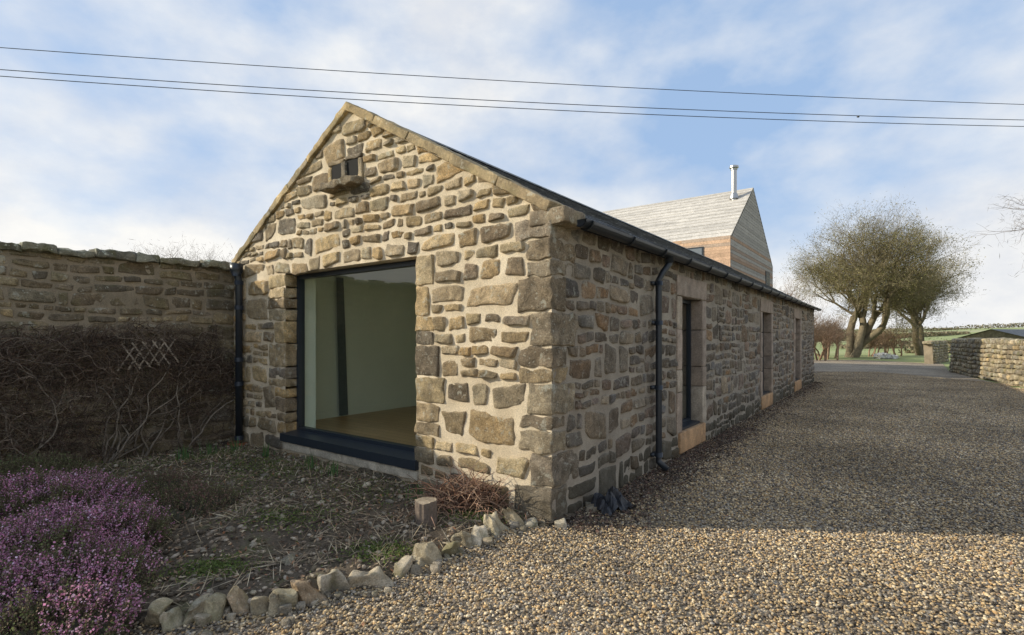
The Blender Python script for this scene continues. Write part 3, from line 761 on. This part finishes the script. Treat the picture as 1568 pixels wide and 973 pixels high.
stp=empty('tree_stump');m_=MB();x,y=-.715,4.28;n=28;vs=[]
for z in (-.02,.04,.12,.2,.25):
    for k in range(n):
        a=2*math.pi*k/n;r=(.088+.02*(z<.03))*(1+.1*NV(math.cos(a)*3,math.sin(a)*3,z*2)+(.06 if k%2 else -.03));vs.append((x+r*math.cos(a),y+r*math.sin(a),z+(.015*NV(a,0,3) if z>.2 else 0)))
fs=[(j*n+k,j*n+(k+1)%n,(j+1)*n+(k+1)%n,(j+1)*n+k) for j in range(4) for k in range(n)]
m_.add(vs,fs,(.16,.125,.10));m_.add(vs[4*n:5*n],[tuple(range(n))],(.32,.26,.19));m_.build('log',M_bark,stp,False)
tp=empty('twig_pile');m_=MB()
for i in range(560):
    x=-.38+re.gauss(0,.2);y=4.68+re.gauss(0,.11);a=re.uniform(0,6.28);el=re.uniform(-.1,.75) if re.random()<.75 else 1.1;L=re.uniform(.15,.52);pts=[];z=re.uniform(.03,.26)*math.exp(-((x+.42)/.4)**2)
    for k in range(5):
        pts.append((x,y,max(.02,z)));x+=math.cos(a)*math.cos(el)*L/5;y+=math.sin(a)*math.cos(el)*L/5;z+=math.sin(el)*L/5;a+=re.gauss(0,.3);el-=.22
    k=re.uniform(.6,1.5);tube(m_,pts,[.005,.0045,.004,.003,.002],3,re.choice([(.28*k,.155*k,.10*k),(.36*k,.24*k,.16*k),(.18*k,.11*k,.08*k)]))
m_.build('twigs',M_twig,tp)
cs_=MB();n=26;vs=[]
ox,oy=.93,4.80
for j in range(n+1):
    for i in range(n+1):
        a=i/n*2-1;b_=j/n*2-1
        x=a*.2+.03*NV(a*3,b_*3,1);y=b_*.14+.03*NV(a*3,b_*3,6)
        z=.015+.10*math.exp(-(a*a*.9+(b_-.2)**2*1.1))+.16*abs(NV(a*1.8,b_*1.8,8))*1.4-.07*abs(NV(a*4+3,b_*3,2))
        e=max(abs(a),abs(b_));z*=1-.8*max(0,e-.75)/.25*.6
        vs.append((ox+x*.8-y*.5,oy+x*.6+y*.8,max(.008,z)))
cs_.add(vs,[(j*(n+1)+i,j*(n+1)+i+1,(j+1)*(n+1)+i+1,(j+1)*(n+1)+i) for j in range(n) for i in range(n)],(.03,.032,.038))
cs_.build('crumpled_plastic_sheet',mat_attr('black_plastic',rough=.35,ns=4,bstr=.1),None,False)

# ---------------------------------------------------------------- heather
def heather(name,mounds,nsp,pal,seed,green=.25,L=(.07,.16)):
    h=random.Random(seed);P=[];S=[];C=[];st_=MB()
    for (cx_,cy_,r,hh) in mounds:
        for i in range(int(nsp*r*r/.36)):
            a=h.uniform(0,6.28);q_=math.sqrt(h.random())*r*(1+.12*NV(math.cos(a)*2,math.sin(a)*2,cx_));x=cx_+math.cos(a)*q_;y=cy_+math.sin(a)*q_
            z=hh*math.sqrt(max(0,1-(q_/r/1.1)**2))*(1+.3*NV(x*5,y*5,1)+.2*NV(x*12,y*12,1))
            z=max(.03,z)
            dx,dy=math.cos(a)*q_/r*.7+h.gauss(0,.2),math.sin(a)*q_/r*.7+h.gauss(0,.2);d=Vector((dx,dy,1)).normalized();l=h.uniform(*L)
            p0=Vector((x,y,z-.06));gr=h.random()<green or NV(x*4,y*4,5)>.2
            tube(st_,[p0-d*.08,p0+d*l],[.0025,.001],3,(.12,.09,.06))
            tint=h.uniform(.7,1.3)
            for k in range(12):
                f=k/11;pp=p0+d*(l*f)+Vector((h.gauss(0,.006),h.gauss(0,.006),h.gauss(0,.004)))
                P.append(tuple(pp));S.append(h.uniform(.0045,.0085))
                if gr or f<.35: c=h.choice([(.15,.18,.07),(.19,.19,.09),(.20,.15,.10)])
                else: c=h.choice(pal)
                C.append(tuple(min(.85,x_*tint) for x_ in c))
    n=len(P);rn=np.random.default_rng(seed);P=np.array(P);S=np.array(S)[:,None]
    A=rn.normal(size=(n,3));A/=np.linalg.norm(A,axis=1,keepdims=True);B=np.cross(A,rn.normal(size=(n,3)));B/=np.linalg.norm(B,axis=1,keepdims=True)
    V=np.stack([P-A*S,P-B*S*.8,P+A*S,P+B*S*.8],1).reshape(-1,3);C=np.repeat(np.array(C)*rn.uniform(.75,1.25,(n,1)),4,0)
    e=empty(name);mk('flowers',V.tolist(),np.arange(4*n).reshape(-1,4).tolist(),C.tolist(),M_leaf,e);st_.build('stems',M_twig,e)
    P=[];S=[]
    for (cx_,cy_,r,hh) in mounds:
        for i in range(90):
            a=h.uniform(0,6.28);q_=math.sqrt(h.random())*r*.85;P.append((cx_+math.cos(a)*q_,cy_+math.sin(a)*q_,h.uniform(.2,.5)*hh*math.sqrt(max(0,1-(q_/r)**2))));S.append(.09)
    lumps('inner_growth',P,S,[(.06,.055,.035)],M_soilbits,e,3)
PP=[(.66,.29,.46),(.76,.40,.57),(.54,.23,.39),(.80,.52,.65),(.68,.28,.46),(.46,.28,.28)]
heather('heather',[(-3.85,4.25,.66,.38),(-3.02,3.72,.45,.33),(-2.6,3.0,.42,.30),(-3.2,3.3,.6,.36),(-2.35,2.62,.34,.24),(-3.0,2.7,.5,.3),(-4.4,3.9,.5,.38)],2100,PP,3,green=.22)
heather('low_green_shrub',[(-5.0,5.3,.55,.30),(-4.35,5.0,.35,.22)],1500,[(.14,.20,.08),(.19,.23,.10)],5,green=.9)
heather('brown_heather',[(-2.95,4.65,.42,.2),(-3.6,5.2,.38,.18)],1100,[(.24,.13,.11),(.28,.16,.13),(.20,.18,.10)],6,green=.3)

# ---------------------------------------------------------------- timber house
th=empty('timber_clad_house');rbm=random.Random(17)
sa,sb_,sc_=18.3,22.4,27.2;ze,za,zr=5.7,8.6,5.4;T0=3.0;T1=14
def col_board(warm=0):
    k=rbm.uniform(.85,1.12)
    return ((.56*k,.52*k,.465*k) if not warm else ((.60*k,.40*k,.27*k) if rbm.random()<.7 else (.52*k,.39*k,.30*k)))
m_=MB()
SL=math.hypot(sb_-sa,za-ze);c1,s1_=(sb_-sa)/SL,(za-ze)/SL
def FRf(u,v,d): return W(u,sa+v*c1-d*s1_,ze+v*s1_+d*c1)
v=0;i=0
while v<SL-.02:
    u=T0-.02-(rbm.uniform(0,2) if i else 0)
    while u<T1:
        w=rbm.uniform(2,4);u0=max(u,T0-.02)
        if u+w>T0: m_.box(FRf,u0,min(u+w-.006,T1),v,min(v+.165,SL),.0,.03-.012*(i%2)+rbm.uniform(0,.004),col_board())
        u+=w
    v+=.172;i+=1
SR=math.hypot(sc_-sb_,za-zr);c2,s2=(sc_-sb_)/SR,(za-zr)/SR
def FRr(u,v,d): return W(u,sc_-v*c2+d*s2,zr+v*s2+d*c2)
m_.box(FRr,T0-.02,T1,0,SR,0,.03,(.3,.28,.25))
m_.build('timber_roof',M_board,th)
m_=MB()
def FG(u,v,d): return W(T0-d,u,v)
z=0
while z<za-.03:
    h=.14;zm=z+h
    lo=sa if z<ze else sa+(zm-ze)/(za-ze)*(sb_-sa)
    hi=sc_ if z<zr else sc_-(zm-zr)/(za-zr)*(sc_-sb_)
    if hi-lo>.05: m_.box(FG,lo,hi,z,z+h-.01,-.02,.018+rbm.uniform(0,.006),tuple(c*.65 for c in col_board(z<ze-.0 and rbm.random()<.4)))  # shade of the gable end painted in: its board colours are darkened
    z+=h
FWv=lambda u,v,d: W(u,sa-d,v)
z=0
while z<ze-.1:
    u=T0
    while u<T1:
        w=rbm.uniform(1.5,3.5);m_.box(FWv,u,min(T1,u+w-.006),z,z+.135,-.02,.018+rbm.uniform(0,.006),col_board(1));u+=w
    z+=.14
m_.build('cladding_boards',M_board,th)
m_=MB();Z=[(sa+.03,0),(sa+.03,ze-.04),(sb_,za-.06),(sc_-.03,zr-.04),(sc_-.03,0)]
m_.add([W(t,s,z) for t in (T0+.03,T1) for s,z in Z],[(0,1,2,3,4),(5,6,7,8,9),(0,1,6,5),(1,2,7,6),(2,3,8,7),(3,4,9,8)],(.1,.1,.1));m_.build('core',M_dark,th)
m_=MB();m_.box(FWv,4.05,5.05,4.82,5.38,.0,.05);m_.box(FG,25.2,26.2,4.2,5.0,.0,.05);m_.build('window_frame',M_frame,th)
m_=MB();m_.box(FWv,4.12,4.98,4.9,5.32,.05,.056);m_.box(FG,25.28,26.12,4.28,4.92,.05,.056);m_.build('window_panes',mat_flat('pane',(.18,.2,.22),.08,0,.05),th)
m_=MB();fx=W(3.62,21.5,0);tube(m_,[(fx[0],fx[1],7.6),(fx[0],fx[1],9.35)],.12,16,(.5,.5,.5),True)
tube(m_,[(fx[0],fx[1],9.42),(fx[0],fx[1],9.5),(fx[0],fx[1],9.56)],[.2,.2,.06],16,(.5,.5,.5),True)
tube(m_,[(fx[0],fx[1],9.33),(fx[0],fx[1],9.36)],.15,16,(.5,.5,.5),True)
for k in range(4):
    a=k*1.57;tube(m_,[(fx[0]+.1*math.cos(a),fx[1]+.1*math.sin(a),9.33),(fx[0]+.14*math.cos(a),fx[1]+.14*math.sin(a),9.45)],.01,4,(.5,.5,.5))
tube(m_,[(fx[0],fx[1],8.0),(fx[0],fx[1],8.2),(fx[0],fx[1],8.25)],[.2,.16,.12],16,(.5,.5,.5),True)
m_.build('flue',mat_flat('steel_flue',(.42,.42,.42),.35,.85,.05),th,False)

# ---------------------------------------------------------------- dry stone walls
def drywall(name,p0,p1,H,seed,th_=.5):
    e=empty(name);r=random.Random(seed);m=MB();L=math.hypot(p1[0]-p0[0],p1[1]-p0[1]);dx,dy=(p1[0]-p0[0])/L,(p1[1]-p0[1])/L
    def F(u,v,d): return (p0[0]+u*dx-(d-v*.05)*dy, p0[1]+u*dy+(d-v*.05)*dx, v)
    zs=[0];
    while zs[-1]<H-.3: zs.append(zs[-1]+r.uniform(.13,.2))
    zs.append(H-.14)
    pal=[(.36,.30,.20),(.29,.245,.175),(.42,.35,.24),(.23,.195,.145),(.38,.30,.18)]
    fill(m,F,list(zip(zs[:-1],zs[1:])),lambda a,b:[(0,L)],pal,r,Dr=(.02,.06),gap=(.004,.01),asp=(1.2,2.6),amp=.02,res=.08,base=-.05,maxn=6,mcol=(.1,.09,.06))
    x=0
    while x<L:
        w=r.uniform(.16,.34);block(m,F,x+.005,x+w-.005,H-.15,H+r.uniform(-.03,.06),-th_+.02,.0,r=.04,amp=.02,col=jc(r,pal,.15),step=.08,warp=.03);x+=w
    m.build('stones',M_dry,e,True)
    c=MB();c.box(F,0,L,-.1,H-.12,-th_+.04,-.03,(.06,.05,.04));c.build('core',M_mort2,e)
drywall('dry_stone_wall',(12.6,9.2),(20.3,23.9),1.52,1)
drywall('dry_stone_wall',(29.2,34.5),(25.6,31.3),1.35,2)
drywall('dry_stone_wall',(20.3,23.9),(25.2,29.0),1.5,3)

# ---------------------------------------------------------------- trees
def tree(name,base,H,spread,seed,lv=6,col=(.16,.13,.09),leaf=0,lpal=None,lsize=.09,stems=1,lean=(0,0),r0=None,up=.12,first=.22,lr=.35,asp=.45,twigs=0,tsize=.25,tcol=None,wide=1.0):
    r=random.Random(seed);m=MB();tips=[]
    r0=r0 or H*.03
    def grow(p,d,L,rad,k):
        n=4 if k>1 else 6;pts=[p.copy()];rs=[rad]
        e=rad*(.62 if k>0 else .75)
        for i in range(n):
            d=(d+Vector((r.gauss(0,.15),r.gauss(0,.15),r.gauss(0,.12)+up*(.5 if k<2 else .2)))).normalized()
            p=p+d*(L/n);pts.append(p.copy());rs.append(rad+(e-rad)*(i+1)/n)
            if k>=2 and i>=1 or (k==1 and i>=2) or (k==0 and i>=4 and stems>1):
                if k<lv and r.random()<.55:
                    ax=Vector((r.gauss(0,1),r.gauss(0,1),r.gauss(0,.5))).normalized()
                    nd=(d*.6+ax*.75).normalized();grow(p.copy(),nd,L*r.uniform(.5,.7),rs[-1]*.5,k+1)
        s=7 if k<2 else (4 if k<4 else 3)
        kk=r.uniform(.8,1.2);tube(m,pts,rs,s,tuple(c*kk for c in col))
        if k>=lv-1: tips.append((pts[-1],L));tips.append((pts[len(pts)//2],L))
        if k<lv:
            c=3 if k<2 else 2
            for j in range(c):
                ang=r.uniform(0,6.28);ax=Vector((math.cos(ang),math.sin(ang),r.uniform(-.3,.5)))
                w=spread*r.uniform(.6,1.15);nd=(d+ax*w).normalized();grow(p.copy(),nd,L*r.uniform(.66,.85),e*.75,k+1)
    for s in range(stems):
        d=Vector((lean[0]+r.gauss(0,.25)*(stems>1),lean[1]+r.gauss(0,.2)*(stems>1),1)).normalized()
        grow(Vector((base[0]+r.gauss(0,.2)*(stems>1),base[1]+r.gauss(0,.2)*(stems>1),-.1)),d,H*first,r0/math.sqrt(stems),0)
    e=empty(name)
    zmax=max(v[2] for v in m.v);f=H/zmax;bx,by=base[0],base[1];fx_=f*wide
    sc=lambda v:(bx+(v[0]-bx)*fx_,by+(v[1]-by)*fx_,v[2]*f)
    m.v=[sc(v) for v in m.v];m.build('branches',M_bark,e,True)
    def spray(nm,cnt,pal,size,asp_,rad_,cut,up_):
        P=[];S=[]
        for i in range(cnt):
            t,L=r.choice(tips);t=sc(t)
            if NV(t[0]*.6,t[1]*.6,t[2]*.6)<cut: continue
            P.append((t[0]+r.gauss(0,rad_),t[1]+r.gauss(0,rad_),t[2]+r.gauss(0,rad_*.8)));S.append(r.uniform(.5,1.2)*size)
        flakes(nm,P,S,pal,M_leaf,e,seed,asp=asp_,upright=up_)
    if leaf: spray('foliage',leaf,lpal,lsize,asp,lr,-.2,0)
    if twigs: spray('fine_twigs',twigs,tcol or [tuple(c*1.3 for c in col)],tsize,.035,lr*.8,-.9,.8)
    return e
OL=[(.17,.16,.06),(.24,.22,.085),(.13,.13,.055),(.32,.28,.12)]
TW=[(.26,.22,.12),(.34,.28,.16),(.19,.16,.10)]
tree('ivy_clad_tree',(27.6,42),13.0,.60,4,lv=6,leaf=48000,lpal=OL,lsize=.06,stems=4,r0=.48,lean=(.22,0),first=.2,lr=.3,col=(.19,.155,.10),twigs=34000,tsize=.27,tcol=TW,wide=1.02)
tree('ivy_clad_tree',(36.8,46.5),9.0,.7,9,lv=5,leaf=26000,lpal=OL,lsize=.065,stems=3,r0=.34,lr=.42,col=(.19,.155,.10),twigs=15000,tsize=.28,tcol=TW,wide=1.08)
BR=[(.27,.18,.12),(.21,.15,.10),(.32,.23,.15)]
for i,(x,y,h) in enumerate([(23.2,39,3.6),(24.6,40.5,3.0),(21.6,36,2.9),(30.5,44,2.4),(33,45,2.6),(26,46,3.6)]):
    tree('bare_shrub',(x,y),h,.7,20+i,lv=3,leaf=300,lpal=BR,lsize=.04,stems=6,r0=.1,lr=.25,col=(.28,.19,.13),twigs=2600,tsize=.2,tcol=BR)
T2=[(.24,.20,.17),(.18,.15,.13)]
tree('bare_tree',(26.7,21.0),9.5,.75,33,lv=6,r0=.28,col=(.2,.165,.14),twigs=5000,tsize=.2,tcol=T2)
tree('bare_tree',(-13.3,20.5),5.5,.5,41,lv=5,r0=.1,col=(.22,.185,.16),stems=2,twigs=3000,tsize=.14,tcol=T2)
tree('bare_tree',(-11.3,20.5),5.2,.45,42,lv=5,r0=.1,col=(.22,.185,.16),stems=2,twigs=3000,tsize=.14,tcol=T2)
tree('bare_tree',(19.0,36.5),6.6,.5,44,lv=5,r0=.12,col=(.28,.2,.15),stems=2,twigs=3500,tsize=.18,tcol=BR)
tree('bare_tree',(21.5,41),5.0,.6,45,lv=5,r0=.12,col=(.28,.2,.15),stems=2,twigs=3500,tsize=.18,tcol=BR)
P=[];S=[]
rh=random.Random(77)
for (xa,ya,xb,yb,n,hh) in ((45,70,140,95,7000,1.5),(30,90,150,170,6000,2.0),(60,200,330,260,5000,3),(40,52,75,60,4000,1.0)):
    for i in range(n):
        f=rh.random();x=xa+(xb-xa)*f;y=ya+(yb-ya)*f+rh.gauss(0,.8);hv=hh*(.6+.5*NV(x*.08,y*.08,1));P.append((x,y,gh(x,y)+rh.uniform(0,max(.4,hv))));S.append(rh.uniform(.08,.2)*(1+y/150))
hg=empty('distant_hedge');flakes('foliage',P,S,[(.24,.20,.13),(.20,.19,.11),(.29,.24,.16)],M_leaf,hg,2)
fb=empty('distant_shed');m_=MB()
def FD(u,v,d): return (44+u*.95-d*.3,44+u*.3+d*.95,v)
m_.add([FD(0,0,0),FD(8,0,0),FD(8,1.6,0),FD(0,1.6,0),FD(0,0,5),FD(8,0,5),FD(8,1.6,5),FD(0,1.6,5),FD(-.2,2.3,2.5),FD(8.2,2.3,2.5)],[(0,1,2,3),(4,5,6,7),(0,3,8,7,4),(1,2,9,6,5)],(.2,.17,.13))
m_.add([FD(-.3,1.55,-.3),FD(8.3,1.55,-.3),FD(8.3,2.35,2.5),FD(-.3,2.35,2.5),FD(-.3,1.55,5.3),FD(8.3,1.55,5.3)],[(0,1,2,3),(3,2,5,4)],(.12,.12,.12));m_.build('shed',M_slate,fb)
m_=MB()
def FT(u,v,d): return (28.3+u,39+d,v)
block(m_,FT,-.65,.1,-.02,.36,-.4,.4,r=.12,amp=.06,col=(.74,.71,.66),step=.06,warp=.2);block(m_,FT,.05,.65,-.02,.26,-.35,.35,r=.1,amp=.05,col=(.66,.64,.60),step=.06,warp=.16)
m_.build('tarpaulin_bundle',M_board,None,True)

# ---------------------------------------------------------------- overhead wires
we=empty('overhead_cables');m_=MB()
for (A,B,sag,r) in (((-10.42,10.5,7.5),(12.9,13,7.47),.12,.008),((-10.9,11,7.31),(13.4,13.5,7.29),.16,.009),((-10.9,11,7.17),(13.4,13.5,7.12),.16,.009)):
    pts=[]
    for k in range(61):
        f=-.8+2.6*k/60;pts.append((A[0]+(B[0]-A[0])*f,A[1]+(B[1]-A[1])*f,A[2]+(B[2]-A[2])*f-sag*4*f*(1-f)))
    tube(m_,pts,r,5,(.02,.02,.025))
tube(m_,[(8.69,12.98,7.16),(8.73,12.99,7.16)],.025,6,(.02,.02,.02),True)
m_.build('cables',M_pipe,we)

# ---------------------------------------------------------------- light, sky
el=math.radians(24);hx,hy=1.0,-.06;hl=math.hypot(hx,hy)
d=Vector((hx/hl*math.cos(el),hy/hl*math.cos(el),-math.sin(el)))
sun=bpy.data.lights.new('sun','SUN');sun.energy=5.0;sun.angle=math.radians(.55);sun.color=(1,.91,.73)
so=bpy.data.objects.new('sun',sun);scene.collection.objects.link(so);so.rotation_euler=d.to_track_quat('-Z','Y').to_euler();so.location=(-20,0,12)
w=bpy.data.worlds.new('World');scene.world=w;w.use_nodes=True;nt=w.node_tree;bg=nt.nodes['Background']
sky=N(nt,'ShaderNodeTexSky',sky_type='NISHITA');sky.sun_disc=False;sky.sun_elevation=el;sky.sun_rotation=math.atan2(-hx,-hy);sky.air_density=1.0;sky.dust_density=.8;sky.ozone_density=1.5
co=N(nt,'ShaderNodeTexCoord').outputs['Generated']
mp=N(nt,'ShaderNodeMapping');mp.inputs['Scale'].default_value=(1,1,1.7);mp.inputs['Location'].default_value=(.9,.2,.45);nt.links.new(co,mp.inputs['Vector'])
n1=noise_n(nt,mp.outputs[0],3.4,10,.52)
n2=noise_n(nt,mp.outputs[0],1.2,3,.5)
sep=N(nt,'ShaderNodeSeparateXYZ');nt.links.new(co,sep.inputs[0])
hor=ramp(nt,sep.outputs['Z'],[(0,.30),(.12,.20),(.35,.05),(.6,0)])
s_=mix(nt,'ADD',1,mix(nt,'MIX',.3,n1,n2),hor)
cm=ramp(nt,s_,[(.45,0),(.56,.5),(.68,1)])
skyc=mix(nt,'MIX',.72,sky.outputs[0],(4.2,6.0,8.9))
cloudc=mix(nt,'MIX',ramp(nt,noise_n(nt,mp.outputs[0],4.5,7),[(.35,0),(.6,1)]),(7.2,7.45,7.9),(9.2,9.1,8.8))
nt.links.new(mix(nt,'MIX',cm,skyc,cloudc),bg.inputs['Color']);bg.inputs['Strength'].default_value=.108

# ---------------------------------------------------------------- camera
cam=bpy.data.cameras.new('camera');co_=bpy.data.objects.new('camera',cam);scene.collection.objects.link(co_);scene.camera=co_
co_.location=(0,0,1.6);co_.rotation_euler=(math.pi/2,0,0);cam.lens=18.14;cam.sensor_width=36;cam.shift_y=.0195;cam.clip_start=.05;cam.clip_end=6000
scene.view_settings.view_transform='Standard';scene.view_settings.look='None';scene.view_settings.exposure=0
